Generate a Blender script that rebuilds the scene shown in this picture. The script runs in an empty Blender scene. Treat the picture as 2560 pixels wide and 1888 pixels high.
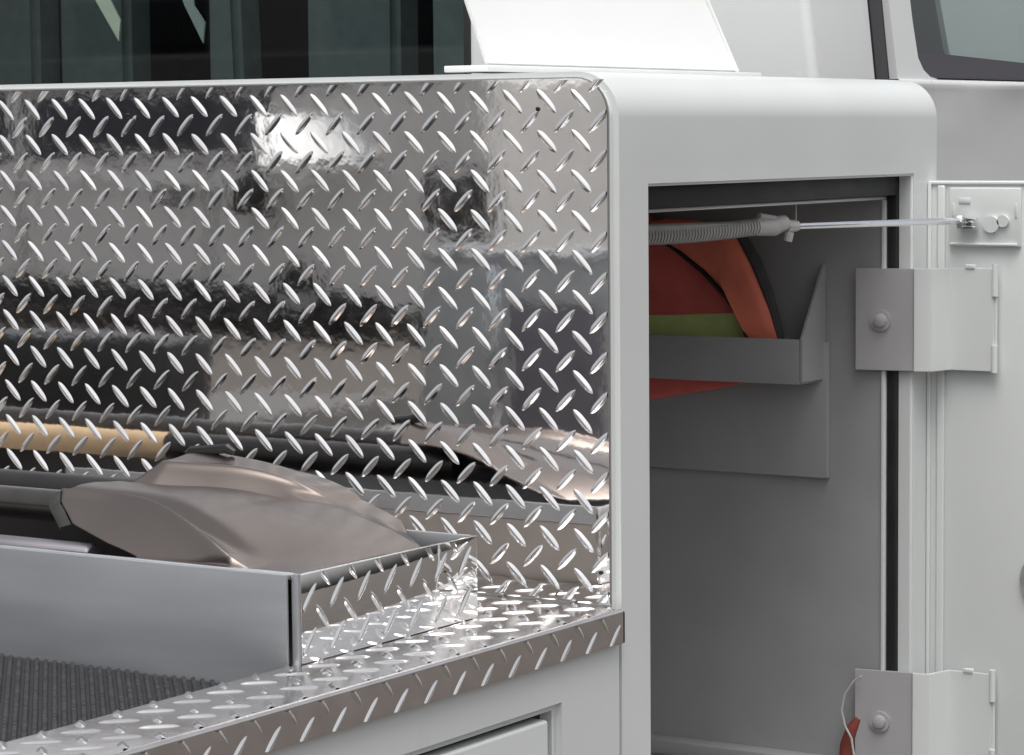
import bpy, bmesh, math, random
from mathutils import Vector, Matrix
random.seed(7)
S = bpy.context.scene
COL = S.collection
PI = math.pi
# ------------------------------------------------------------ camera
cam = bpy.data.objects.new('camera', bpy.data.cameras.new('camera')); COL.objects.link(cam)
r_, u_, f_ = (.83952, .54326, -.00884), (-.03960, .07740, .99621), (-.54188, .83599, -.08649)
M = Matrix(((r_[0], u_[0], -f_[0], 1.36170), (r_[1], u_[1], -f_[1], -2.28422), (r_[2], u_[2], -f_[2], .45321), (0, 0, 0, 1)))
cam.matrix_world = M
cam.data.sensor_width = 36; cam.data.lens = 98.41
cam.data.clip_start = .05; cam.data.clip_end = 600
S.camera = cam
# ------------------------------------------------------------ light
SUN_EL, SUN_AZ = math.radians(70), math.radians(150)
W = bpy.data.worlds.new('World'); S.world = W; W.use_nodes = True
nt = W.node_tree; bg = nt.nodes['Background']
sky = nt.nodes.new('ShaderNodeTexSky'); sky.sky_type = 'NISHITA'; sky.sun_disc = False
sky.sun_elevation = SUN_EL; sky.sun_rotation = SUN_AZ
sky.air_density = 1.0; sky.dust_density = 6.0; sky.ozone_density = 1.0
hs = nt.nodes.new('ShaderNodeHueSaturation'); hs.inputs['Saturation'].default_value = .22
nt.links.new(sky.outputs[0], hs.inputs['Color']); nt.links.new(hs.outputs[0], bg.inputs[0])
bg.inputs[1].default_value = .15
sl = bpy.data.lights.new('sun', 'SUN'); sl.energy = 1.0; sl.angle = math.radians(40); sl.color = (1, .98, .955)
so = bpy.data.objects.new('sun', sl); COL.objects.link(so)
sd = Vector((math.sin(SUN_AZ) * math.cos(SUN_EL), math.cos(SUN_AZ) * math.cos(SUN_EL), math.sin(SUN_EL)))
so.rotation_euler = sd.to_track_quat('Z', 'Y').to_euler()
so.location = (0, 0, 6)
S.view_settings.view_transform = 'Standard'; S.view_settings.look = 'None'
S.view_settings.exposure = 0.2; S.view_settings.gamma = 1

# ------------------------------------------------------------ materials
def mat(name, col, rough=.5, metal=0., noise=0., nscale=30., bump=0., bscale=200., coat=0., col2=None, stretch=None, spec=.5, bdist=.001, rv=(.75, 1.3)):
    m = bpy.data.materials.new(name); m.use_nodes = True
    n = m.node_tree; b = n.nodes['Principled BSDF']
    b.inputs['Base Color'].default_value = (*col, 1); b.inputs['Roughness'].default_value = rough
    b.inputs['Metallic'].default_value = metal; b.inputs['Coat Weight'].default_value = coat
    b.inputs['Coat Roughness'].default_value = .06
    b.inputs['Specular IOR Level'].default_value = spec
    tc = n.nodes.new('ShaderNodeTexCoord'); mp = n.nodes.new('ShaderNodeMapping')
    n.links.new(tc.outputs['Object'], mp.inputs[0])
    if stretch: mp.inputs['Scale'].default_value = stretch
    if noise or col2:
        t = n.nodes.new('ShaderNodeTexNoise'); t.inputs['Scale'].default_value = nscale; t.inputs['Detail'].default_value = 6
        n.links.new(mp.outputs[0], t.inputs['Vector'])
        r = n.nodes.new('ShaderNodeValToRGB')
        c2 = col2 or tuple(c * (1 - noise) for c in col); c1 = col if col2 else tuple(min(1, c * (1 + noise)) for c in col)
        r.color_ramp.elements[0].color = (*c2, 1); r.color_ramp.elements[1].color = (*c1, 1)
        r.color_ramp.elements[0].position = .3; r.color_ramp.elements[1].position = .7
        n.links.new(t.outputs['Fac'], r.inputs[0]); n.links.new(r.outputs[0], b.inputs['Base Color'])
        if noise:
            mr = n.nodes.new('ShaderNodeMapRange'); mr.inputs['To Min'].default_value = rough * rv[0]; mr.inputs['To Max'].default_value = min(1, rough * rv[1])
            n.links.new(t.outputs['Fac'], mr.inputs[0]); n.links.new(mr.outputs[0], b.inputs['Roughness'])
    if bump:
        t2 = n.nodes.new('ShaderNodeTexNoise'); t2.inputs['Scale'].default_value = bscale; t2.inputs['Detail'].default_value = 4
        n.links.new(mp.outputs[0], t2.inputs['Vector'])
        bp = n.nodes.new('ShaderNodeBump'); bp.inputs['Strength'].default_value = bump; bp.inputs['Distance'].default_value = bdist
        n.links.new(t2.outputs['Fac'], bp.inputs['Height']); n.links.new(bp.outputs[0], b.inputs['Normal'])
    return m
WHITE = mat('white_paint', (.695, .72, .71), .30, rv=(.6, 1.5), noise=.03, nscale=5, bump=.12, bscale=260, coat=.35, bdist=.0004)
CABW = mat('cab_white_paint', (.72, .73, .73), .25, noise=.015, nscale=6, coat=.5)
RACKW = mat('rack_white_powder_coat', (.86, .87, .86), .4, noise=.01, nscale=12, bump=.1, bscale=400, bdist=.0004)
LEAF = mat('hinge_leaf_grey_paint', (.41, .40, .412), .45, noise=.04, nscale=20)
INNER = mat('compartment_paint', (.36, .36, .365), .5, noise=.05, nscale=14, bump=.2, bscale=300, bdist=.0004)
PLATE = mat('polished_tread_plate', (.935, .925, .915), .034, 1, rv=(.6, 1.7), noise=.05, nscale=22, bump=.30, bscale=16, bdist=.0006)
LEDGE = mat('worn_tread_plate', (.80, .765, .75), .17, 1, noise=.08, nscale=30, bump=.4, bscale=60, bdist=.0005)
BAR = mat('tread_bar_metal', (.88, .87, .86), .13, 1, noise=.04, nscale=60)
BRUSH = mat('brushed_aluminium', (.37, .38, .395), .52, .6, noise=.07, nscale=5, stretch=(1, 1, 7), bump=.12, bscale=120, bdist=.0005)
SHEET = mat('stainless_sheet', (.235, .200, .182), .27, 1)
RUB = mat('black_rubber', (.012, .012, .013), .55, noise=.2, nscale=30)
BLK = mat('black_plastic', (.012, .011, .011), .3, noise=.3, nscale=20)
PIPEM = mat('dark_painted_pipe', (.05, .043, .04), .22, .3, noise=.35, nscale=16, coat=.5, col2=(.025, .02, .018))
PIPEG = mat('slate_tube', (.16, .15, .17), .35, .3, noise=.1, nscale=20)
CHROME = mat('zinc_rod', (.86, .87, .9), .14, 1, noise=.05, nscale=80)
COIL = mat('pale_zinc_coil', (.52, .51, .50), .5, .15, noise=.08, nscale=90)
GREYM = mat('dull_zinc', (.50, .50, .50), .45, .6, noise=.15, nscale=90)
ORG = mat('orange_fabric', (.80, .21, .13), .7, noise=.12, nscale=25, bump=.5, bscale=45, bdist=.004)
RED = mat('red_fabric', (.80, .17, .14), .75, noise=.12, nscale=22, bump=.5, bscale=60, bdist=.003)
LIME = mat('lime_tape', (.66, .76, .28), .6, noise=.1, nscale=30)
GLASS = mat('dark_tinted_glass', (.07, .07, .085), .03, noise=0, spec=.5)
BRONZE = mat('mat_fibre', (.022, .023, .026), .9, noise=.3, nscale=80)
ASPH = mat('asphalt', (.088, .076, .067), .85, noise=.25, nscale=3, bump=.6, bscale=90, bdist=.004)
TAN = mat('tan_cardboard', (.50, .36, .22), .7, noise=.1, nscale=12)
VAN = mat('grey_van_paint', (.70, .69, .67), .3, noise=.03, nscale=3, coat=.6)
TIRE = mat('tyre_rubber', (.02, .02, .02), .8, noise=.2, nscale=20)
SEATM = mat('seat_cloth', (.20, .235, .235), .8, noise=.12, nscale=40)
SEATG = mat('seat_cloth_grey', (.26, .30, .29), .8, noise=.08, nscale=40)
CREAM = mat('pale_webbing', (.55, .57, .48), .6, noise=.05, nscale=60)
WIREM = mat('pale_wire', (.5, .5, .48), .4)
CABLE = mat('red_cable', (.22, .05, .035), .5, noise=.2, nscale=60)
CONC = mat('pale_render', (.62, .61, .59), .8, noise=.06, nscale=.8)
GAL = mat('galvanised_box', (.36, .37, .37), .4, .4, noise=.15, nscale=10)
def glassmat():
    m = bpy.data.materials.new('tinted_window_glass'); m.use_nodes = True; n = m.node_tree
    for x in list(n.nodes): n.nodes.remove(x)
    o = n.nodes.new('ShaderNodeOutputMaterial'); mx = n.nodes.new('ShaderNodeMixShader'); fr = n.nodes.new('ShaderNodeMath'); lw = n.nodes.new('ShaderNodeLayerWeight')
    tr = n.nodes.new('ShaderNodeBsdfTransparent'); gl = n.nodes.new('ShaderNodeBsdfGlossy')
    lw.inputs[0].default_value = .5; pw = n.nodes.new('ShaderNodeMath'); pw.operation = 'POWER'; pw.inputs[1].default_value = 4.0
    fr.operation = 'MULTIPLY_ADD'; fr.inputs[1].default_value = .9; fr.inputs[2].default_value = .03
    n.links.new(lw.outputs['Facing'], pw.inputs[0]); n.links.new(pw.outputs[0], fr.inputs[0])
    tr.inputs[0].default_value = (.87, .91, .90, 1); gl.inputs['Roughness'].default_value = .02
    n.links.new(fr.outputs[0], mx.inputs[0]); n.links.new(tr.outputs[0], mx.inputs[1]); n.links.new(gl.outputs[0], mx.inputs[2])
    n.links.new(mx.outputs[0], o.inputs[0]); return m
TGLASS = glassmat()

# ------------------------------------------------------------ helpers
def empty(name, loc, label, cat, group=None):
    o = bpy.data.objects.new(name, None); COL.objects.link(o); o.location = loc
    o['label'] = label; o['category'] = cat
    if group: o['group'] = group
    o.empty_display_size = .1
    return o
def link(name, me, m, parent=None, smooth=False):
    o = bpy.data.objects.new(name, me); COL.objects.link(o)
    if m and not me.materials: me.materials.append(m)
    if smooth: me.polygons.foreach_set('use_smooth', [p.area < .0012 or len(p.vertices) == 4 and p.area < .004 for p in me.polygons])
    if parent:
        o.parent = parent
        o.matrix_parent_inverse = Matrix.Translation(-WLOC.get(parent.name, Vector((0, 0, 0))))
    return o
WLOC = {}
def tag(o, label, cat, group=None):
    o['label'] = label; o['category'] = cat
    if group: o['group'] = group
    return o
def fin(name, bm, m, parent=None, smooth=False, sharp=None):
    bmesh.ops.recalc_face_normals(bm, faces=bm.faces[:])
    me = bpy.data.meshes.new(name); bm.to_mesh(me); bm.free()
    o = link(name, me, m, parent, smooth)
    if sharp is not None and smooth:
        me.set_sharp_from_angle(angle=math.radians(sharp))
    return o
def bx(bm, x0, x1, y0, y1, z0, z1, bev=0, seg=2):
    vs = [bm.verts.new((x, y, z)) for x in (x0, x1) for y in (y0, y1) for z in (z0, z1)]
    fs = [bm.faces.new([vs[i] for i in q]) for q in ((0, 1, 3, 2), (4, 6, 7, 5), (0, 4, 5, 1), (2, 3, 7, 6), (0, 2, 6, 4), (1, 5, 7, 3))]
    if bev:
        es = set(e for f in fs for e in f.edges)
        bmesh.ops.bevel(bm, geom=list(es), offset=bev, segments=seg, affect='EDGES', profile=.5)
def box(name, x0, x1, y0, y1, z0, z1, m, parent=None, bev=.001, seg=2):
    bm = bmesh.new(); bx(bm, x0, x1, y0, y1, z0, z1, bev, seg)
    return fin(name, bm, m, parent, bev > 0, 40)
def prism(name, pts, axis, a, b, m, parent=None, bev=0, seg=2, smooth=None):
    """pts: 2D outline, extruded along axis from a to b (axis 0: pts=(y,z); 1: (x,z); 2: (x,y))"""
    bm = bmesh.new()
    def P(p, t): return {0: (t, p[0], p[1]), 1: (p[0], t, p[1]), 2: (p[0], p[1], t)}[axis]
    v0 = [bm.verts.new(P(p, a)) for p in pts]; v1 = [bm.verts.new(P(p, b)) for p in pts]
    n = len(pts); bm.faces.new(v0); bm.faces.new(v1[::-1])
    for i in range(n): bm.faces.new((v0[i], v1[i], v1[(i + 1) % n], v0[(i + 1) % n]))
    if bev: bmesh.ops.bevel(bm, geom=bm.edges[:], offset=bev, segments=seg, affect='EDGES')
    return fin(name, bm, m, parent, bool(bev) if smooth is None else smooth, 40)
def tube_bm(bm, pts, r, seg=12, cap=True):
    pts = [Vector(p) for p in pts]; rings = []; up = None
    for i, p in enumerate(pts):
        d = (pts[min(i + 1, len(pts) - 1)] - pts[max(i - 1, 0)]).normalized()
        if up is None: up = Vector((0, 0, 1)) if abs(d.z) < .9 else Vector((1, 0, 0))
        a = d.cross(up).normalized(); b = a.cross(d).normalized(); up = b
        rr = r[i] if isinstance(r, (list, tuple)) else r
        rings.append([bm.verts.new(p + a * rr * math.cos(2 * PI * k / seg) + b * rr * math.sin(2 * PI * k / seg)) for k in range(seg)])
    for i in range(len(rings) - 1):
        for k in range(seg):
            bm.faces.new((rings[i][k], rings[i][(k + 1) % seg], rings[i + 1][(k + 1) % seg], rings[i + 1][k]))
    if cap: bm.faces.new(rings[0][::-1]); bm.faces.new(rings[-1])
def tube(name, pts, r, m, parent=None, seg=14, cap=True):
    bm = bmesh.new(); tube_bm(bm, pts, r, seg, cap); return fin(name, bm, m, parent, True, 40)
def wpos(o):  # world location of an empty used as parent
    WLOC[o.name] = Vector(o.location); return o
def arc(cx, cz, r, a0, a1, n):
    return [(cx + r * math.cos(math.radians(a0 + (a1 - a0) * i / n)), cz + r * math.sin(math.radians(a0 + (a1 - a0) * i / n))) for i in range(n + 1)]

# ------------------------------------------------------------ ground (one sheet, lorry yard)
bm = bmesh.new()
vs = [bm.verts.new(p) for p in ((-200, -200, -1), (200, -200, -1), (200, 200, -1), (-200, 200, -1))]; bm.faces.new(vs)
g = fin('ground', bm, ASPH); g['kind'] = 'structure'

# ============================================================ THE TRUCK
T = wpos(empty('service_truck', (-.9, 0, -1), 'white service truck with mirror-bright tread plate and an open side cabinet', 'truck'))
H, R_, D = .5125, .045, .734
# --- cabinet shell with a door opening in its side
bm = bmesh.new()
prof = [(0, z) for z in (-.62, -.45, .402)] + arc(-R_, H - R_, R_, 0, 90, 12) + [(-1.9, H)]
ys = [0, .064, .665, D]
grid = [[bm.verts.new((x, y, z)) for (x, z) in prof] for y in ys]
for i in range(3):
    for j in range(len(prof) - 1):
        if i == 1 and j == 1: continue
        bm.faces.new((grid[i][j], grid[i + 1][j], grid[i + 1][j + 1], grid[i][j + 1]))
for k in (0, 3):   # end caps
    low = bm.verts.new((-1.9, ys[k], -.62)); bm.faces.new(grid[k] + [low])
# turned-in flange round the opening
ring = [grid[1][1], grid[2][1], grid[2][2], grid[1][2]]
inn = [bm.verts.new((-.017, v.co.y, v.co.z)) for v in ring]
for i in range(4): bm.faces.new((ring[i], ring[(i + 1) % 4], inn[(i + 1) % 4], inn[i]))
bmesh.ops.recalc_face_normals(bm, faces=bm.faces[:])
rear = [e for e in bm.edges if all(abs(v.co.y) < 1e-6 for v in e.verts) and not all(abs(v.co.x + 1.9) < 1e-6 for v in e.verts) and len(e.link_faces) == 2]
front = [e for e in bm.edges if all(abs(v.co.y - D) < 1e-6 for v in e.verts) and len(e.link_faces) == 2]
rs = set(ring); op = [e for e in bm.edges if e.verts[0] in rs and e.verts[1] in rs and len(e.link_faces) == 2 and all(v in rs for v in e.verts)]
bmesh.ops.bevel(bm, geom=op, offset=.0028, segments=3, affect='EDGES')
rear = [e for e in bm.edges if all(abs(v.co.y) < 1e-6 for v in e.verts) and e.calc_length() > 0 and len(e.link_faces) == 2 and max(v.co.x for v in e.verts) > -1.89 and min(v.co.z for v in e.verts) > -.61 or (all(abs(v.co.y) < 1e-6 for v in e.verts) and all(abs(v.co.x) < 1e-6 for v in e.verts))]
bmesh.ops.bevel(bm, geom=rear, offset=.0065, segments=4, affect='EDGES')
front = [e for e in bm.edges if all(abs(v.co.y - D) < 1e-6 for v in e.verts) and len(e.link_faces) == 2]
bmesh.ops.bevel(bm, geom=front, offset=.004, segments=3, affect='EDGES')
fin('cabinet_shell', bm, WHITE, T, True, 35)

# --- inside of the cabinet
inside = fin('compartment_lining', (lambda b: (bx(b, -.44, -.43, .03, .672, -.62, .376), bx(b, -.43, -.017, .016, .03, -.62, .376),
      bx(b, -.43, -.0365, .66, .672, -.62, .376), bx(b, -.43, -.033, .02, .672, .3765, .39), bx(b, -.43, -.02, .03, .66, -.5, -.49), b)[-1])(bmesh.new()), INNER, T)
box('door_seal', -.0305, -.0175, .6605, .678, -.6, .4015, RUB, T, .002)
box('door_seal', -.0305, -.0175, .04, .6600, .3795, .4015, RUB, T, .002)
box('door_seal', -.0305, -.0175, .028, .0395, -.6, .4015, RUB, T, .002)
box('door_jamb', -.0172, -.0015, .6655, .70, -.6, .4015, WHITE, T, .001)
box('inner_lip', -.036, -.0312, .6575, .672, -.6, .3745, WHITE, T, .001)
box('inner_lip', -.036, -.0312, .04, .672, .3748, .3785, WHITE, T, .001)
# raised panel on the front wall, bracketed shelf lip
box('wall_panel', -.42, -.102, .6515, .6598, .048, .208, INNER, T, .0012)
sh = box('shelf', -.42, -.111, .598, .6015, .162, .2145, INNER, T, .001)
box('shelf_floor', -.42, -.111, .602, .6512, .162, .165, INNER, T, .0008)
prism('shelf_bracket', [(.598, .165), (.598, .215), (.655, .30), (.659, .30), (.659, .165)], 0, -.1105, -.1075, INNER, T)
box('floor_lip', -.42, -.037, .63, .6598, -.30, -.283, INNER, T, .002)
box('door_catch', -.018, -.006, .0645, .074, .018, .030, CREAM, T, .003)

# --- rear tread plate skin
PITCH = .0386
def plate_outline():
    pts = [(-1.88, .002), (-.0075, .002), (-.0075, .470)] + arc(-.0425, .471, .035, 0, 90, 8) + [(-1.88, .506)]
    return pts
rp = prism('rear_tread_plate', plate_outline(), 1, -.003, .0005, PLATE, T)
rp['label'] = 'polished aluminium tread plate facing the bed'
# thin sealant bead along the plate's right edge
bead = [(-.0068, -.001, .003), (-.0068, -.001, .470)] + [(x, -.001, z) for x, z in arc(-.0425, .471, .0357, 0, 90, 8)] + [(-1.85, -.001, .5068)]
tube('sealant_bead', bead, .0007, mat('grey_sealant', (.22, .22, .22), .6), T, 6)

for x, z in ((-.0845, .4773), (-.0168, .0328), (-.60, .4773), (-.60, .034)):
    tube('rivet', [(x, -.0025, z), (x, -.0042, z), (x, -.0046, z)], [.0022, .0021, .0012], BLK, rp, 12)
# --- tread bars
def bar_bm(L=.0330, Wd=.0074, Hh=.0018, n=14, m=8):
    bm = bmesh.new(); rows = []
    for i in range(n + 1):
        s = -1 + 2 * i / n; k = max(0, 1 - s * s)
        w = Wd / 2 * (1 - abs(s) ** 3.0) ** .8 + 1e-5; h = Hh * (1 - abs(s) ** 3) ** .6
        row = []
        for j in range(m + 1):
            t = -1 + 2 * j / m
            row.append(bm.verts.new((s * L / 2, t * w, h * (1 - abs(t) ** 1.35) ** 1.25 - .0002)))
        rows.append(row)
    for i in range(n):
        for j in range(m): bm.faces.new((rows[i][j], rows[i + 1][j], rows[i + 1][j + 1], rows[i][j + 1]))
    return bm
bb = bar_bm(); BARME = bpy.data.meshes.new('tread_bar'); bb.to_mesh(BARME); bb.free()
BARME.materials.append(BAR); BARME.polygons.foreach_set('use_smooth', [True] * len(BARME.polygons))
CAND = []   # (distance, matrix, mesh-or-None, parent)
CAMP = Vector((1.3617, -2.2842, .4532))
def lay_bars(parent, O, U, V, rect, pts, ang, visible, fat=1.):
    """rect: (u0,u1,v0,v1) where the plate exists; pts: bar centres (u,v); ang in degrees"""
    O, U, V = Vector(O), Vector(U), Vector(V); N = U.cross(V)
    F = Matrix(((U.x, V.x, N.x, O.x), (U.y, V.y, N.y, O.y), (U.z, V.z, N.z, O.z), (0, 0, 0, 1)))
    for (u, v) in pts:
        a = math.radians(ang + random.uniform(-1.2, 1.2)); c, s = abs(math.cos(a)) * .0162, abs(math.sin(a)) * .0162
        if u + c < rect[0] or u - c > rect[1] or v + s < rect[2] or v - s > rect[3]: continue
        L = Matrix.Translation((u + random.uniform(-.0004, .0004), v + random.uniform(-.0004, .0004), 0)) @ Matrix.Rotation(a, 4, 'Z') @ Matrix.Diagonal((random.uniform(.97, 1.03), random.uniform(.92, 1.08) * fat, random.uniform(.9, 1.1) * fat, 1))
        me = None; inside = u - c > rect[0] and u + c < rect[1] and v - s > rect[2] and v + s < rect[3]
        if not inside:
            b = bar_bm(); bmesh.ops.transform(b, matrix=L, verts=b.verts[:])
            for co, no in (((rect[0], 0, 0), (-1, 0, 0)), ((rect[1], 0, 0), (1, 0, 0)), ((0, rect[2], 0), (0, -1, 0)), ((0, rect[3], 0), (0, 1, 0))):
                bmesh.ops.bisect_plane(b, geom=b.verts[:] + b.edges[:] + b.faces[:], plane_co=co, plane_no=no, clear_outer=True)
            if len(b.faces) < 6: b.free(); continue
            me = bpy.data.meshes.new('tread_bar'); b.to_mesh(me); b.free(); me.materials.append(BAR)
            me.polygons.foreach_set('use_smooth', [True] * len(me.polygons)); L = Matrix.Identity(4)
        Wm = F @ L; p = F @ Vector((u, v, 0))
        CAND.append(((p - CAMP).length if visible(p) else 99, Wm, me, parent))
def lattice(u0, v0, pu, pv, ru, rv):
    return [(u0 + i * pu, v0 + j * pv) for i in range(*ru) for j in range(*rv)]
rect = (-1.876, -.0085, .004, .5045)
vis = lambda p: p.x > -.84
X1, Z1 = (1, 0, 0), (0, 0, 1)
lay_bars(rp, (0, -.003, 0), X1, Z1, rect, lattice(-.2303, .4080, .0388, .0384, (-43, 8), (-12, 4)), -45, vis, 1.22)
lay_bars(rp, (0, -.003, 0), X1, Z1, rect, lattice(-.2497, .4272, .0388, .0384, (-43, 8), (-12, 4)), 45, vis, 1.12)

# --- side pack: top plate folded over into a flange
def sweep(name, prof, y0, y1, m, parent, sharp=50):
    return prism(name, prof, 1, y0, y1, m, parent, 0, smooth=True)
outer = [(-.092, 0)] + arc(.004, -.004, .004, 90, 0, 6) + [(.008, -.0335)]
inner = [(.006, -.0335), (.006, -.004), (.004, -.002), (-.092, -.002)]
lp = prism('ledge_tread_plate', outer + inner, 1, -1.62, -.0035, LEDGE, T, 0, smooth=True)
lp.data.set_sharp_from_angle(angle=math.radians(30))
lp['label'] = 'tread plate capping the side box with its edge folded down'
Y1 = (0, 1, 0)
lq = box('ledge_return_plate', -.40, -.0925, -.1115, -.0035, -.002, -.0002, LEDGE, T, 0)
prism('flange_end', [(.0052, -.0325), (.0052, -.002), (.0082, -.0035), (.0082, -.0330)], 1, -.0034, -.0012, RUB, T)
visl = lambda p: p.y > -.95
r2 = (-.0915, .0035, -1.6, -.006)
lay_bars(lp, (0, 0, 0), X1, Y1, r2, lattice(-.0265, -.5145, .041, .0442, (-2, 2), (-26, 13)), 45, visl, 1.3)
lay_bars(lp, (0, 0, 0), X1, Y1, r2, lattice(-.0060, -.4924, .041, .0442, (-3, 1), (-26, 13)), -45, visl, 1.3)
r3 = (-1.6, -.0045, -.0325, -.0045)
rq = (-.398, -.0935, -.1100, -.006)
lay_bars(lq, (0, 0, -.0002), X1, Y1, rq, lattice(-.0265, -.5145, .041, .0442, (-9, 0), (7, 13)), 45, visl, 1.3)
lay_bars(lq, (0, 0, -.0002), X1, Y1, rq, lattice(-.0060, -.4924, .041, .0442, (-10, 0), (7, 13)), -45, visl, 1.3)
lay_bars(lp, (.008, 0, 0), Y1, Z1, r3, lattice(-.020, -.0265, .0442, .1, (-36, 2), (0, 1)), 45, visl)
lay_bars(lp, (.008, 0, 0), Y1, Z1, r3, lattice(-.043, -.0065, .0442, .1, (-36, 2), (0, 1)), -45, visl)

# --- side panel under the ledge with the closed lower door
bm = bmesh.new()
ys2 = [-1.62, -1.20, -.110, .0015]; zs2 = [-.62, -.58, -.081, -.0345]
g2 = [[bm.verts.new((.0, y, z)) for z in zs2] for y in ys2]
for i in range(3):
    for j in range(3):
        if i == 1 and j == 1: continue
        bm.faces.new((g2[i][j], g2[i + 1][j], g2[i + 1][j + 1], g2[i][j + 1]))
ring = [g2[1][1], g2[2][1], g2[2][2], g2[1][2]]
inn = [bm.verts.new((-.022, v.co.y, v.co.z)) for v in ring]
for i in range(4): bm.faces.new((ring[i], ring[(i + 1) % 4], inn[(i + 1) % 4], inn[i]))
bm.faces.new(inn)
low = [bm.verts.new((-.02, ys2[3], zs2[0])), bm.verts.new((-.02, ys2[3], zs2[3]))]
rs = set(ring)
op = [e for e in bm.edges if all(v in rs for v in e.verts)]
bmesh.ops.bevel(bm, geom=op, offset=.007, segments=5, affect='EDGES')
for v in low: bm.verts.remove(v)
fin('side_panel', bm, WHITE, T, True, 50)
bm = bmesh.new(); bx(bm, -.024, -.0015, -1.185, -.1235, -.57, -.0868, .0035, 4)
dl = fin('lower_door', bm, WHITE, T, True, 50)
prism('lower_door_seal', [(-1.197, -.577), (-.1125, -.577), (-.1125, -.0835), (-1.197, -.0835)], 0, -.021, -.0185, RUB, T)
box('side_box_body', -.085, -.026, -1.62, -.004, -.62, -.004, INNER, T, 0)

# --- the swung-open cabinet door
dr = box('cabinet_door', -.0005, .30, .706, .735, -.60, .3955, WHITE, T, .0025, 3)
dr['label'] = 'cabinet door swung open, seen from inside'
bm = bmesh.new()   # folded rim of the door pan
bx(bm, .0005, .0052, .7035, .7058, -.595, .3945, .0009); bx(bm, .0052, .30, .7035, .7058, .3912, .3945, .0009)
bx(bm, .0130, .0230, .7025, .7058, -.595, .3905, .0022, 3)
fin('door_rim', bm, WHITE, dr, True, 40)
# retaining rod bracket
bm = bmesh.new(); bx(bm, .028, .1165, .7025, .7058, .320, .388, .0016, 3)
bp = fin('rod_bracket', bm, WHITE, dr, True, 40)
bm = bmesh.new()
for x, z, a in ((.048, .373, 0), (.111, .362, 1), (.034, .362, 1)):
    bx(bm, x - (.0012 if a else .007), x + (.0012 if a else .007), .7010, .7028, z - (.008 if a else .003), z + (.008 if a else .003), .0006)
bx(bm, .030, .113, .6990, .7028, .3215, .3245, .0010)
fin('bracket_rib', bm, WHITE, dr, True, 40)
bm = bmesh.new(); bx(bm, .047, .066, .690, .6995, .341, .3445, .001); bx(bm, .050, .066, .690, .6995, .3500, .3535, .001); bx(bm, .0545, .0640, .6885, .6915, .3445, .350, .0008)
fin('clevis', bm, CHROME, dr, True, 40)
tube('rod_nut', [(.044, .6925, .349), (.050, .6935, .349)], .0085, GREYM, dr, 6)
tube('eyelet', [(.082, .698, .346), (.082, .7025, .346)], .0095, WHITE, dr, 18)
tube('eyelet', [(.096, .698, .350), (.096, .7025, .350)], .0070, WHITE, dr, 16)
# rod + coil spring
A, B = Vector((.048, .6925, .350)), Vector((-.128, .1, .354))
def on(t): return A + (B - A) * t
t0 = .44
tube('retaining_rod', [on(0), on(t0 + .015)], .0040, CHROME, T, 14)
bm = bmesh.new(); pts = []; turns = 64; ax = (B - A).normalized(); sx = ax.cross(Vector((0, 0, 1))).normalized(); sz = sx.cross(ax)
tS, tE = .545, 1.0
for i in range(turns * 8 + 1):
    t = tS + (tE - tS) * i / (turns * 8); a = 2 * PI * i / 8; sag = -.006 * math.sin(PI * (t - tS) / (tE - tS))
    pts.append(on(t) + sx * math.cos(a) * .0082 + sz * math.sin(a) * .0082 + Vector((0, 0, sag)))
tube_bm(bm, pts, .0014, 6)
fin('coil_spring', bm, COIL, T, True)
tube('spring_core', [on(tS), on(tE)], .0066, COIL, T, 8)
c = on(t0 + .02)
bm = bmesh.new(); tube_bm(bm, [on(t0), on(t0 + .028)], [.0062, .0075], 8)
tube_bm(bm, [on(t0 + .03) + Vector((0, 0, .004)), on(t0 + .06), on(t0 + .105)], [.0085, .0105, .0095], 10)
tube_bm(bm, [c + Vector((.004, -.005, -.006)), c + Vector((.002, -.006, -.016))], .0048, 8)
tube_bm(bm, [on(t0 + .05) + Vector((0, -.004, .008)), on(t0 + .09) + Vector((0, -.004, .012))], [.004, .0035], 8)
fin('spring_end_fitting', bm, COIL, T, True, 40)
box('hanger_wire', -.0555, -.054, .478, .480, .352, .3745, WIREM, T, .0004)
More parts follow.
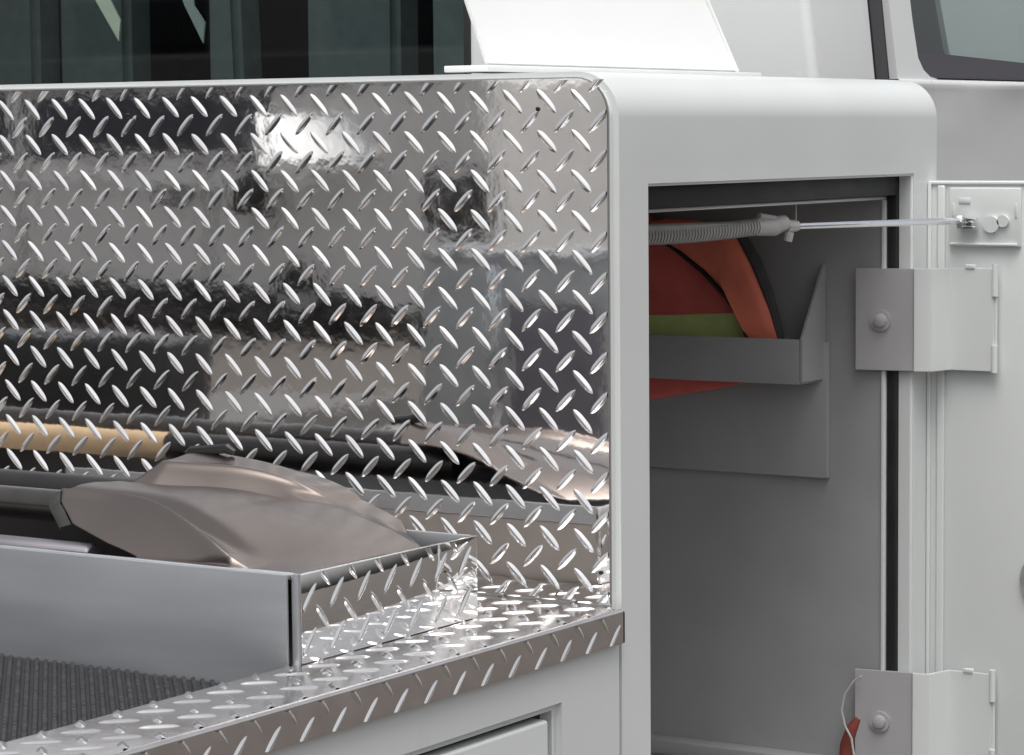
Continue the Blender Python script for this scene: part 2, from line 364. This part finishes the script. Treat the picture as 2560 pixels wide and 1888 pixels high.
# hinges (bent strap from the opening round to the door) with bolt
def hinge(z0, z1, name='hinge'):
    th = .0035
    pl = [(.0047, .6600), (.0150, .6622), (.0220, .6640), (.0320, .6985), (.0870, .6990)]
    bm = bmesh.new(); n = len(pl)
    def off(i, s):
        a = Vector(pl[max(i - 1, 0)]); b = Vector(pl[min(i + 1, n - 1)]); d = (b - a).normalized()
        return Vector(pl[i]) + Vector((d.y, -d.x)) * (-s)
    fr = [bm.verts.new((*pl[i], z)) for z in (z0, z1) for i in range(n)]
    bk = [bm.verts.new((*off(i, -th)[:2], z)) for z in (z0, z1) for i in range(n)]
    for i in range(n - 1):
        bm.faces.new((fr[i], fr[i + 1], fr[n + i + 1], fr[n + i])); bm.faces.new((bk[i + 1], bk[i], bk[n + i], bk[n + i + 1]))
        bm.faces.new((fr[i], bk[i], bk[i + 1], fr[i + 1])); bm.faces.new((fr[n + i], fr[n + i + 1], bk[n + i + 1], bk[n + i]))
    bm.faces.new((fr[0], fr[n], bk[n], bk[0])); bm.faces.new((fr[n - 1], bk[n - 1], bk[2 * n - 1], fr[2 * n - 1]))
    bmesh.ops.recalc_face_normals(bm, faces=bm.faces[:])
    bmesh.ops.bevel(bm, geom=[e for e in bm.edges], offset=.0007, segments=2, affect='EDGES')
    h = fin(name, bm, WHITE, T, True, 30)
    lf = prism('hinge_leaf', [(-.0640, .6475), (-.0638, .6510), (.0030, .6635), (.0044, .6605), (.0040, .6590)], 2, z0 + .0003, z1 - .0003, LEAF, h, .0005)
    zc = (z0 + z1) / 2 - .001; c = Vector((-.034, .6525, zc))
    bm = bmesh.new(); nrm = Vector((.165, -.986, 0)).normalized()
    tube_bm(bm, [c + nrm * .0, c + nrm * .0028], .0122, 22); tube_bm(bm, [c + nrm * .0025, c + nrm * .0062, c + nrm * .0075], [.0080, .0074, .0042], 14)
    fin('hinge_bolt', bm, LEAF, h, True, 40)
    bm = bmesh.new()
    tube_bm(bm, [(.088, .6965, z1 - .032), (.088, .6965, z1 + .005)], .0036, 12)
    tube('hinge_knuckle', [(.088, .6965, z0 - .001), (.088, .6965, z0 + .030)], .0036, WHITE, h, 12)
    tube('hinge_pin', [(.0885, .6985, z0 + .028), (.0885, .6985, z1 - .030)], .0020, WHITE, h, 8)
    box('hinge_tab', .052, .064, .694, .7, z1 - .001, z1 + .004, WHITE, h, .001)
    fin('hinge_knuckle', bm, WHITE, h, True, 40)
    return h
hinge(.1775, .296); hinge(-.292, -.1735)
tube('door_latch', [(.150, .700, -.060), (.150, .7055, -.060)], .031, GREYM, dr, 40)
# wiring tail by the lower hinge
tube('lamp_wire', [(-.052, .640, -.180), (-.062, .640, -.187), (-.072, .638, -.202), (-.0765, .638, -.222), (-.072, .638, -.240), (-.063, .637, -.254), (-.058, .637, -.285), (-.055, .637, -.33)], .0013, WIREM, T, 8)
tube('lamp_wire', [(-.060, .650, -.232), (-.068, .649, -.246), (-.074, .648, -.265), (-.077, .648, -.30), (-.077, .648, -.36)], [.004, .0075, .0085, .0085, .0085], CABLE, T, 12)
tube('lamp_wire', [(-.060, .652, -.19), (-.0625, .652, -.23), (-.0600, .652, -.28), (-.060, .652, -.36)], .0035, PIPEG, T, 10)

# --- ladder rack foot on the cabinet roof
def slab(name, quad, th, m, parent, bev=.002):
    q = [Vector(p) for p in quad]; n = (q[1] - q[0]).cross(q[3] - q[0]).normalized() * th
    bm = bmesh.new(); a = [bm.verts.new(p) for p in q]; b = [bm.verts.new(p - n) for p in q]
    bm.faces.new(a); bm.faces.new(b[::-1])
    for i in range(4): bm.faces.new((a[i], b[i], b[(i + 1) % 4], a[(i + 1) % 4]))
    bmesh.ops.recalc_face_normals(bm, faces=bm.faces[:])
    if bev: bmesh.ops.bevel(bm, geom=bm.edges[:], offset=bev, segments=2, affect='EDGES')
    return fin(name, bm, m, parent, True, 35)
RK = slab('rack_foot', [(-.190, .070, .523), (-.190, .596, .523), (-.290, .520, .80), (-.290, .060, .80)], .004, RACKW, T)
RK['label'] = 'white tapered rack foot plate standing on the cabinet roof'
slab('rack_gusset', [(-.1905, .5965, .523), (-.205, .622, .523), (-.245, .600, .58), (-.2400, .562, .66)], .003, RACKW, RK, .001)
slab('rack_gusset', [(-.1895, .6, .5235), (-.196, .607, .5235), (-.27, .552, .74), (-.264, .545, .74)], .004, RACKW, RK, .001)
box('rack_base_plate', -.235, -.182, .058, .640, .516, .5225, RACKW, RK, .001)

# ------------------------------------------------------------ cab
CX = -.22; TL = .13
def cx(z): return CX - TL * (z - .5) if z > .5 else CX
def skin(name, yz, m, parent=T, off=0., th=.004, bev=.001):
    bm = bmesh.new(); a = [bm.verts.new((cx(z) + off, y, z)) for y, z in yz]; b = [bm.verts.new((cx(z) + off - th, y, z)) for y, z in yz]
    bm.faces.new(a); bm.faces.new(b[::-1]); n = len(yz)
    for i in range(n): bm.faces.new((a[i], b[i], b[(i + 1) % n], a[(i + 1) % n]))
    bmesh.ops.recalc_face_normals(bm, faces=bm.faces[:])
    if bev: bmesh.ops.bevel(bm, geom=bm.edges[:], offset=bev, segments=2, affect='EDGES')
    return fin(name, bm, m, parent, True, 35)
RY = .86
# rear corner pillar: flat rear face, rounded corner, side face (swept up with tumblehome)
bm = bmesh.new(); rows = []
for z in (-.6, .1, .45, .5, .6, .7, .85, 1.0):
    c = cx(z); pts = [(-.745, RY)] + [(c - .012, RY)] + [(c - .012 + .012 * math.sin(math.radians(a)), RY + .012 - .012 * math.cos(math.radians(a))) for a in (15, 30, 45, 60, 75, 90)] + [(c, 1.0205)]
    rows.append([bm.verts.new((x, y, z)) for x, y in pts])
for i in range(len(rows) - 1):
    for j in range(len(rows[0]) - 1): bm.faces.new((rows[i][j], rows[i][j + 1], rows[i + 1][j + 1], rows[i + 1][j]))
fin('cab_rear_corner', bm, CABW, T, True, 60)
def lean(y, z): return y
def strip(name, y0, y1, m, off, th=.02, z0=.40, z1=1.0):
    return skin(name, [(lean(y0, z), z) for z in (z0, z1)] + [(lean(y1, z), z) for z in (z1, z0)], m, T, off, th, 0)
strip('door_gap', 1.0210, 1.0290, RUB, -.0008)
strip('pillar_strip', 1.0285, 1.0500, CABW, .0005)
strip('door_gasket', 1.0500, 1.0990, RUB, -.0012)
strip('gasket_face', 1.0575, 1.0920, mat('dark_gasket', (.05, .048, .055), .5), .0002, .006)
# cab door skin with a window hole (frame round it)
zb, zt = .5225, .95
def yl(z): return 1.1665
out_l = [(lean(1.0992, z), z) for z in (.5, .6, .8, 1.0)]
bm = bmesh.new()
def V(y, z, o=0): return bm.verts.new((cx(z) + o, y, z))
lft = [V(lean(1.0992, z), z) for z in (zb - .001, .56, .6, .8, 1.0)]
cor = [(1.228, zb), (1.203, zb + .003), (1.184, zb + .012), (1.171, zb + .028)] + [(yl(z), z) for z in (.60, .8)]
cv = [V(y, z) for y, z in cor]
top = [V(lean(1.0992, 1.0) + .0, 1.0), V(2.0, 1.0), V(2.0, .90), V(yl(.90), .90)]
bm.faces.new([lft[0], cv[0], cv[1], cv[2], cv[3], lft[1]])
bm.faces.new([lft[1], cv[3], cv[4], lft[2]]); bm.faces.new([lft[2], cv[4], cv[5], lft[3]]); bm.faces.new([lft[3], cv[5], top[3], lft[4]])
bm.faces.new([lft[4], top[3], top[2], top[1]])
bmesh.ops.remove_doubles(bm, verts=bm.verts[:], dist=1e-5)
ext = bmesh.ops.extrude_face_region(bm, geom=bm.faces[:])
for v in [e for e in ext['geom'] if isinstance(e, bmesh.types.BMVert)]: v.co.x -= .02
cd = fin('cab_door', bm, CABW, T, True, 35)
cd['label'] = 'cab door with its side window'
# door lower skin: belt shoulder, panel with soft diagonal press line
bm = bmesh.new(); rows = []
for (dx, z) in ((-.003, .5222), (.001, .5215), (.0035, .519), (.0045, .515), (.0035, .509), (.002, .502), (.001, .47), (.000, .44), (-.001, .40), (.0, .2), (.0, -.6)):
    row = []
    for k in range(13):
        y = 1.0925 + (2.0 - 1.0925) * k / 12
        row.append(bm.verts.new((CX + dx + .004 * math.exp(-((z - (.47 + .07 * (y - 1.25) / .3)) / .02) ** 2), y, z)))
    rows.append(row)
for i in range(len(rows) - 1):
    for k in range(12): bm.faces.new((rows[i][k], rows[i][k + 1], rows[i + 1][k + 1], rows[i + 1][k]))
fin('door_panel', bm, CABW, cd, True, 80)
skin('window_gasket', [(1.20, zb + .0012), (1.184, zb + .011), (1.172, zb + .024), (1.170, zb + .034), (1.26, zb + .035), (1.52, zb + .028), (2.0, zb + .014), (2.0, zb + .0012)], mat('sill_rubber', (.07, .066, .078), .5), cd, -.004, .006, .0008)
skin('window_gasket', [(1.171, zb + .028), (1.1668, zb + .04), (1.1668, .9), (1.1715, .9), (1.1745, zb + .034), (1.19, zb + .011), (1.184, zb + .0112)], RUB, cd, -.003, .006, 0)
skin('window_pane', [(1.19, zb + .004), (yl(.57), .58), (yl(.9), .9), (2.0, .9), (2.0, zb + .004)], TGLASS, cd, -.010, .003, 0)
# cab rear wall and window
bm = bmesh.new(); bx(bm, -2.1, -.745, RY - .002, RY + .02, .0, .505)
bx(bm, -2.1, -.22, RY + .001, RY + .02, .98, 1.02)
fin('cab_rear_wall', bm, CABW, T)
fin('cab_window_frame', (lambda b: (bx(b, -.7475, -.737, RY - .003, RY + .018, .505, .98, .001), bx(b, -2.1, -.7475, RY - .003, RY + .018, .505, .512, .001), b)[-1])(bmesh.new()), RUB, T)
box('rear_window_pane', -2.1, -.7476, RY + .004, RY + .008, .5125, .979, TGLASS, T, 0)
# cab inside, seen dimly through the glass
fin('cab_interior', (lambda b: (bx(b, -2.1, -.3, 1.9, 1.95, -.2, .95), bx(b, -2.1, -.3, .89, 1.95, .95, .97), bx(b, -2.1, -.3, .895, 1.9, -.2, -.15), bx(b, -2.12, -2.1, .9, 1.95, -.2, .97), b)[-1])(bmesh.new()), BLK, T)
def seatback(x0, x1, y, lean_, zt_, m, name='seat_back'):
    w = (x1 - x0)
    pts = [(x0, .1), (x1, .1), (x1 - lean_, zt_ - .04)] + [(x1 - lean_ - .03, zt_)] + [(x0 + .03, zt_), (x0, zt_ - .05)]
    return prism(name, pts, 1, y, y + .07, m, T, .012, 3)
seatback(-1.985, -1.875, 1.25, .0, .85, SEATM); seatback(-1.855, -1.70, 1.28, -.0, .86, SEATM)
seatback(-1.47, -1.385, 1.2, .03, .9, SEATM); seatback(-1.275, -1.10, 1.2, .0, .9, SEATM); seatback(-.985, -.76, 1.12, 0, .9, SEATM, 'seat_back')
def blade(x0, x1, xt, zt_, zb_, y, m):
    prism('seat_belt', [(x0, zt_), (x0 + (xt - x0) * .45, zt_ - (zt_ - zb_) * .5), (xt, zb_), (xt + .004, zb_ + .03), (x1 + (xt - x1) * .2, zt_ - (zt_ - zb_) * .5), (x1, zt_)], 1, y, y + .003, m, T)
blade(-1.50, -1.435, -1.408, .74, .597, .92, CREAM); blade(-1.315, -1.275, -1.255, .70, .590, .93, SEATG)
prism('reflection_card', [(1.428, .545), (1.415, .57), (1.383, .642), (1.31, .80), (2.0, .85), (2.0, .545)], 0, -.300, -.292, mat('pale_reflection_card', (.80, .83, .83), .7, noise=.03, nscale=8), T, .002)  # pale card added behind the pane for the glass's grey sky reflection
prism('cab_dash', [(1.9, .2), (2.6, .2), (2.6, .55), (1.9, .52)], 0, -.9, -.5, BLK, T)

# rest of the truck that the polished plate mirrors: bed floor, far side box, tail
box('bed_floor', -1.8, -.093, -2.2, -.005, -.12, -.11, mat('bed_floor_paint', (.30, .285, .275), .6, noise=.1, nscale=5), T, 0)
box('far_side_box', -2.2, -1.81, -2.25, -.02, -.62, -.06, mat('side_box_liner', (.10, .095, .09), .6), T, .006)

# ------------------------------------------------------------ realise tread bars (300 nearest as sub-parts, the rest joined)
CAND.sort(key=lambda c: c[0])
rest = {}
for i, (d, Wm, me, par) in enumerate(CAND):
    if i < 300:
        o = bpy.data.objects.new('tread_bar', me or BARME); COL.objects.link(o); o.parent = par
        o.matrix_parent_inverse = (Matrix.Translation(-WLOC['service_truck']) if False else Matrix.Identity(4))
        o.matrix_local = Wm
    else: rest.setdefault(par.name, []).append((Wm, me, par))
# panels sit under T with an inverse of T's location, so their world matrix is the identity: local == world
for pn, lst in rest.items():
    vs, fs = [], []
    for Wm, me, par in lst:
        me = me or BARME; b = len(vs); vs += [tuple(Wm @ v.co) for v in me.vertices]; fs += [tuple(b + i for i in p.vertices) for p in me.polygons]
    me2 = bpy.data.meshes.new('tread_bars_far'); me2.from_pydata(vs, [], fs); me2.materials.append(BAR)
    me2.polygons.foreach_set('use_smooth', [True] * len(me2.polygons))
    o = bpy.data.objects.new('tread_bars', me2); COL.objects.link(o); o.parent = lst[0][2]; o['kind'] = 'stuff'

# ============================================================ STORAGE TRAY in the bed
TR = wpos(empty('storage_tray', (-.3, -.25, 0), 'low metal tray with a plain front panel holding shovels beside the tread plate', 'tray'))
wall = box('side_wall', -.0895, -.085, -.388, -.115, .0005, .0785, PLATE, TR, .0008)
wall['label'] = 'tread plate side wall of the tray'
CAND.clear()
r4 = (-.386, -.117, .002, .077)
lay_bars(wall, (-.085, 0, 0), Y1, Z1, r4, lattice(-.377, .0180, .0402, .0386, (-1, 8), (0, 2)), 50, lambda p: True)
lay_bars(wall, (-.085, 0, 0), Y1, Z1, r4, lattice(-.357, .0375, .0402, .0386, (-1, 8), (0, 2)), -50, lambda p: True)
for d, Wm, me, par in CAND:
    o = bpy.data.objects.new('tread_bar', me or BARME); COL.objects.link(o); o.parent = par; o.matrix_local = Wm
box('corner_post', -.0925, -.0852, -.3925, -.3885, -.03, .0795, BRUSH, TR, .0012)
box('front_panel', -.80, -.0937, -.398, -.3945, -.08, .0785, BRUSH, TR, .0008)
box('rim', -.80, -.090, -.3942, -.3885, .0745, .0800, CHROME, TR, .0012)
box('rim', -.80, -.0896, -.1195, -.1150, .0600, .0785, BRUSH, TR, .0012)
box('tray_shade', -.80, -.0900, -.388, -.120, -.02, -.016, BLK, TR, 0)  # black floor and back: shadow inside the tray, put into the colour
box('rear_panel', -.80, -.0900, -.1185, -.1155, -.03, .0595, mat('dull_tray_back', (.34, .31, .29), .6, .3), TR, 0)
box('tray_shade', -.80, -.0900, -.1235, -.1200, -.016, .0590, BLK, TR, 0)
# ribbed cover: height field with two scoops open to the left
def cl(t): return max(0., min(1., t))
def ss(t): t = cl(t); return t * t * (3 - 2 * t)
def lerp(a, b, t): return a + (b - a) * t
def interp(tab, t):
    if t <= tab[0][0]: return tab[0][1]
    for (a, p), (b, q) in zip(tab, tab[1:]):
        if t <= b: return lerp(p, q, (t - a) / (b - a))
    return tab[-1][1]
MOUTH = [(-.389, -.262), (-.380, -.31), (-.365, -.365), (-.345, -.396), (-.32, -.416), (-.295, -.425), (-.270, -.420), (-.2635, -.412), (-.245, -.402), (-.235, -.392), (-.22, -.382), (-.20, -.377), (-.18, -.3745), (-.15, -.352), (-.12, -.335)]
def zc(x): return .0785 + .0455 * math.sin(PI / 2 * cl((-.140 - x) / .175))
def yc(x): return -.389 + .058 * ss((-.140 - x) / .22)
def zT(x, y=-.3): return .0785 + .050 * (1 - math.exp(-max(0, -.092 - .07 * cl((y + .197) / .077) - x) / .11))
def hz(x, y):
    c = yc(x); z1 = zc(x)
    if y < c:
        t = (y + .389) / max(1e-6, c + .389); z = lerp(.0785, z1, 1 - (1 - cl(t)) ** 1.3)
    else:
        t = cl((y - c) / (-.262 - c)); z = lerp(z1, max(z1 + .001 * cl((-.1 - x) / .02), zT(x, y)), ss(t * .9)) - .0095 * cl((-.15 - x) / .08) * math.exp(-((y - c - .020) / .013) ** 2)
    # rear scoop
    k = cl((-.213 - x) / .16)
    yf = -.198 - .052 * k ** .8; hgt = .0185 * math.sqrt(k)
    z += hgt * (1 - (1 - cl((y - yf) / .036)) ** 1.3)
    z += .006 * k * ss((y + .22) / .05)
    z -= .022 * ss((y + .165) / .05) * k
    if y > yf: z -= .0085 * math.sqrt(k) * (1 - cl((y - yf) / .034)) ** 1.4
    z += .0036 * math.exp(-((y - c + .001) / .0050) ** 2) * cl((c + .389) / .006)  # this bead and the next are added so the crests catch a glint
    z += .0022 * math.exp(-((y - yf - .032) / .0045) ** 2) * cl(k * 4) * (1 - .5 * k)
    return z
YV = -.2515     # where the front blade's edge overlaps the rear blade
def blade_mesh(name, ya, yb, NY, parent, dz=0., NX=90):
    bm = bmesh.new(); rows = []
    for j in range(NY + 1):
        y = ya + (yb - ya) * j / NY; xm = interp(MOUTH, y); xr = -.0902 - .078 * cl((y + .197) / .077)
        rows.append([bm.verts.new((lerp(xm, xr, i / NX), y, hz(lerp(xm, xr, i / NX), y) + dz + (0 if i < NX else -.0008) - (.018 if j == 0 and ya < -.38 else 0))) for i in range(NX + 1)])
    for j in range(NY):
        for i in range(NX): bm.faces.new((rows[j][i], rows[j][i + 1], rows[j + 1][i + 1], rows[j + 1][i]))
    o = fin(name, bm, SHEET, parent, False)
    if o.data.polygons[0].normal.z < 0: o.data.flip_normals()
    o.data.polygons.foreach_set('use_smooth', [True] * len(o.data.polygons))
    sm = o.modifiers.new('thickness', 'SOLIDIFY'); sm.thickness = .0022; sm.offset = -1
    return o
def lip(ya, yb, n, wx, parent):
    pts = [(interp(MOUTH, y) - .0015, y, hz(interp(MOUTH, y), y) - .0012) for y in [ya + (yb - ya) * k / n for k in range(n + 1)]]
    bm = bmesh.new(); a = [bm.verts.new(p) for p in pts]; b = [bm.verts.new((p[0] - wx, p[1], p[2] - .004)) for p in pts]; c = [bm.verts.new((p[0] - wx * .9, p[1], p[2] - .0075)) for p in pts]
    for i in range(n): bm.faces.new((a[i], a[i + 1], b[i + 1], b[i])); bm.faces.new((b[i], b[i + 1], c[i + 1], c[i]))
    return fin('rolled_step', bm, mat('dark_lip', (.07, .07, .065), .5, .5, noise=.3, nscale=60), parent, True)
SA = wpos(empty('shovel', (-.3, -.32, .07), 'front shovel in the tray, blade face down, with a dark brown handle', 'shovel', 'shovels lying in the tray'))
SB = wpos(empty('shovel', (-.3, -.19, .07), 'rear shovel beside the tread plate, its humped blade behind the other shovel', 'shovel', 'shovels lying in the tray'))
WLOC[SB.name] = Vector(SB.location)
ba = blade_mesh('blade', -.3884, YV, 150, SA); bb_ = blade_mesh('blade', YV - .012, -.1245, 140, SB, -.0012)
lip(-.3650, -.2640, 26, .014, ba)
tube('collar', [(-.384, -.176, .1445), (-.380, -.174, .1480), (-.340, -.168, .1520), (-.334, -.166, .1480)], [.0035, .0050, .0050, .0035], BLK, bb_, 8)
tube('handle', [(-1.15, -.300, .1050), (-.60, -.300, .1050), (-.40, -.300, .1045), (-.30, -.300, .1000)], [.0150, .0150, .0158, .0150], PIPEM, SA, 26)
tube('socket', [(-.70, -.185, .101), (-.30, -.185, .101)], [.0165, .0175], BLK, SB, 24)
tube('handle', [(-1.15, -.185, .1010), (-.701, -.185, .1010)], .0158, TAN, SB, 24)
P2 = tag(tube('tube', [(-.80, -.362, .0705), (-.345, -.362, .0700), (-.342, -.362, .0700)], [.0135, .0135, .011], PIPEG, None, 18), 'thin slate grey tube behind the tray front panel, below the dark shovel handle', 'tube')

# ------------------------------------------------------------ woven mat in front of the tray
bm = bmesh.new()
nx, ny = 110, 150; x0, x1, y0, y1 = -.75, -.0935, -1.25, -.3995
MT = bmesh.new()
# weave: rows of small raised knots
v, f = [], []
def knot(x, y, z, a, b, h):
    n = len(v); v.extend([(x - a, y - b, z), (x + a, y - b, z), (x + a, y + b, z), (x - a, y + b, z), (x - a * .5, y - b * .5, z + h), (x + a * .5, y - b * .5, z + h), (x + a * .5, y + b * .5, z + h), (x - a * .5, y + b * .5, z + h)])
    f.extend([(n, n + 1, n + 5, n + 4), (n + 1, n + 2, n + 6, n + 5), (n + 2, n + 3, n + 7, n + 6), (n + 3, n, n + 4, n + 7), (n + 4, n + 5, n + 6, n + 7)])
ca, sa = .74, .67
for i in range(-150, 150):
    for j in range(-150, 150):
        p, q = i * .0080, (j + .12 * (i % 2)) * .0064
        x, y = -.42 + p * ca - q * sa, -.82 + p * sa + q * ca
        if not (x0 + .006 < x < x1 - .004 and y0 + .006 < y < y1 - .0045): continue
        n0 = len(v); knot(0, 0, -.0225, .0028, .0029, .0036 + random.uniform(-.0006, .0009))
        for k in range(n0, len(v)): a, b, c = v[k]; v[k] = (x + a * ca - b * sa, y + a * sa + b * ca, c)
me = bpy.data.meshes.new('mat_weave'); me.from_pydata(v, [], f)
RM = wpos(empty('ribbed_mat', (-.4, -.8, -.03), 'black woven rubber mat lying in front of the tray', 'mat'))
o = link('mat_weave', me, mat('mat_knots', (.028, .029, .034), .5, noise=.4, nscale=50), RM); o['kind'] = 'stuff'
bm.free(); MT.free()
box('mat_backing', x0, x1, y0, y1, -.034, -.0222, BRONZE, RM, 0)

# ============================================================ ORANGE VEST stowed in the cabinet
VS = wpos(empty('safety_vest', (-.25, .63, .17), 'orange safety vest with a lime stripe stuffed behind the shelf lip inside the cabinet', 'vest'))
def cloth(name, outline, y, m, dome=.008, th=.004, parent=VS):
    bm = bmesh.new(); n = len(outline); cxx = sum(p[0] for p in outline) / n; czz = sum(p[1] for p in outline) / n
    rings = []
    for s, d in ((1, 0), (.96, .45), (.8, .8), (.5, .96), (.2, 1)):
        rings.append([bm.verts.new((cxx + (x - cxx) * s, y - dome * d + .0015 * math.sin(60 * x + 50 * z), czz + (z - czz) * s)) for x, z in outline])
    for a, b in zip(rings, rings[1:]):
        for i in range(n): bm.faces.new((a[i], a[(i + 1) % n], b[(i + 1) % n], b[i]))
    bm.faces.new(rings[-1])
    bk = [bm.verts.new((x, y + th, z)) for x, z in outline]
    for i in range(n): bm.faces.new((rings[0][i], bk[i], bk[(i + 1) % n], rings[0][(i + 1) % n]))
    bm.faces.new(bk[::-1])
    return fin(name, bm, m, parent, True, 60)
cloth('vest_body', [(-.41, .36), (-.34, .358), (-.31, .33), (-.27, .30), (-.24, .272), (-.215, .245), (-.20, .234), (-.30, .230), (-.41, .228)], .640, RED, .006)
cloth('lime_stripe', [(-.41, .2325), (-.30, .236), (-.203, .2415), (-.19, .222), (-.185, .208), (-.41, .208)], .637, LIME, .003)
cloth('vest_lining', [(-.41, .160), (-.27, .162), (-.185, .163), (-.24, .149), (-.30, .138), (-.41, .118)], .648, RED, .002, .002)
cloth('vest_shoulder', [(-.34, .345), (-.30, .352), (-.262, .350), (-.228, .343), (-.205, .328), (-.188, .300), (-.174, .270), (-.163, .245), (-.150, .205), (-.184, .205), (-.196, .236), (-.215, .262), (-.245, .290), (-.285, .318), (-.325, .340)], .622, ORG, .010)
tube('black_trim', [(-.345, .617, .349), (-.325, .616, .338), (-.286, .615, .3165), (-.246, .615, .2885), (-.216, .615, .2605), (-.1975, .616, .2350), (-.186, .617, .206)], .0030, BLK, VS, 8)
tube('dark_trim', [(-.218, .628, .345), (-.200, .628, .328), (-.183, .628, .300), (-.169, .628, .268), (-.159, .628, .240), (-.150, .628, .205)], [.006, .007, .008, .007, .006, .005], mat('dark_grey_cloth', (.06, .06, .065), .8, noise=.2, nscale=50), VS, 8)

# ============================================================ what the polished plate mirrors

tag(box('black_tool_case', -1.74, -1.33, -1.04, -.92, -.10, .155, BLK, None, .012, 3), 'black plastic tool case in the truck bed', 'case')
gb = wpos(empty('galvanised_locker', (-1.3, -2.1, -.33), 'grey metal locker at the tail of the bed', 'locker'))
box('locker_body', -1.60, -1.185, -2.12, -1.98, -.33, .225, GAL, gb, .004)
box('locker_lid', -1.60, -1.18, -2.13, -1.975, .2255, .243, BRUSH, gb, .003)
box('locker_strip', -1.44, -1.425, -1.979, -1.97, -.33, .22, CHROME, gb, .001)
box('locker_door', -1.40, -1.21, -1.979, -1.972, -.20, .15, PIPEG, gb, .002)
V_ = wpos(empty('parked_van', (-13, -15, -1), 'white van parked across the yard behind the truck', 'van'))
prism('van_body', [(-17.5, -.62), (-10.9, -.66), (-9.5, -.92), (-9.46, -.2), (-9.5, .9), (-9.8, 1.15), (-17.2, 1.15), (-17.5, .9)], 1, -16.1, -14.2, VAN, V_, .04, 3)
for i, (a, b) in enumerate(((-17, -15.7), (-15.6, -14.0), (-13.85, -11.4))):
    prism('van_window', [(a, .31), (b, .31), (b - .05, .80), (a + .05, .80)], 1, -14.2, -14.18, GLASS, V_)
nW = Vector((.71, .544, .94)).normalized(); aW = Vector((-nW.y, nW.x, 0)).normalized() * .42; bW = nW.cross(aW).normalized() * .25; cW = Vector((-10.80, -13.95, .43))
slab('glint_card', [cW - aW - bW, cW + aW - bW, cW + aW + bW, cW - aW + bW], .01, RACKW, V_, .003)  # white card added to the van, tilted sunward as the plate's mirrored glint
for x in (-13.9, -12.05): box('door_line', x, x + .03, -14.2, -14.185, -.6, .30, RUB, V_, 0)
box('door_handle', -12.5, -12.2, -14.2, -14.14, -.02, .03, RUB, V_, .01)
box('wing_mirror', -11.62, -11.42, -14.2, -13.95, -.12, .20, RUB, V_, .03)
box('roof_strip', -17.3, -9.9, -14.2, -14.17, .86, .90, RUB, V_, .005)
for x, m_ in ((-14.9, RED), (-14.3, RACKW)): box('side_marking', x, x + .45, -14.2, -14.19, .35, .78, m_, V_, 0)
box('van_trim', -17.4, -10.6, -14.2, -14.16, .105, .150, RACKW, V_, .005)
box('van_sill', -17.4, -10.3, -14.9, -14.25, -.86, -.66, RUB, V_, .01)
box('van_lamp', -9.95, -9.53, -14.2, -14.15, -.25, .16, BLK, V_, .01)
box('van_step', -9.95, -9.5, -14.2, -14.14, -.46, -.28, RACKW, V_, .01)
for x in (-15.9, -11.2):
    w = tube('wheel', [(x, -14.45, -.66), (x, -14.22, -.66)], .34, TIRE, V_, 30); tube('rim', [(x, -14.22, -.66), (x, -14.2, -.66)], .19, GREYM, w, 24)
Bd = wpos(empty('yard_building', (-15, -27, -1), 'pale rendered building at the back of the yard', 'building'))
box('wall', -45, 3, -30, -27, -1, 2.6, CONC, Bd, .02)
for k in range(9):
    x = -40 + k * 4.6; w = box('window', x, x + 2.4, -27.0, -26.93, .9, 2.4, GLASS, Bd, .01)
box('plinth', -45, 3, -27, -26.9, -1, -.3, GAL, Bd, .01)
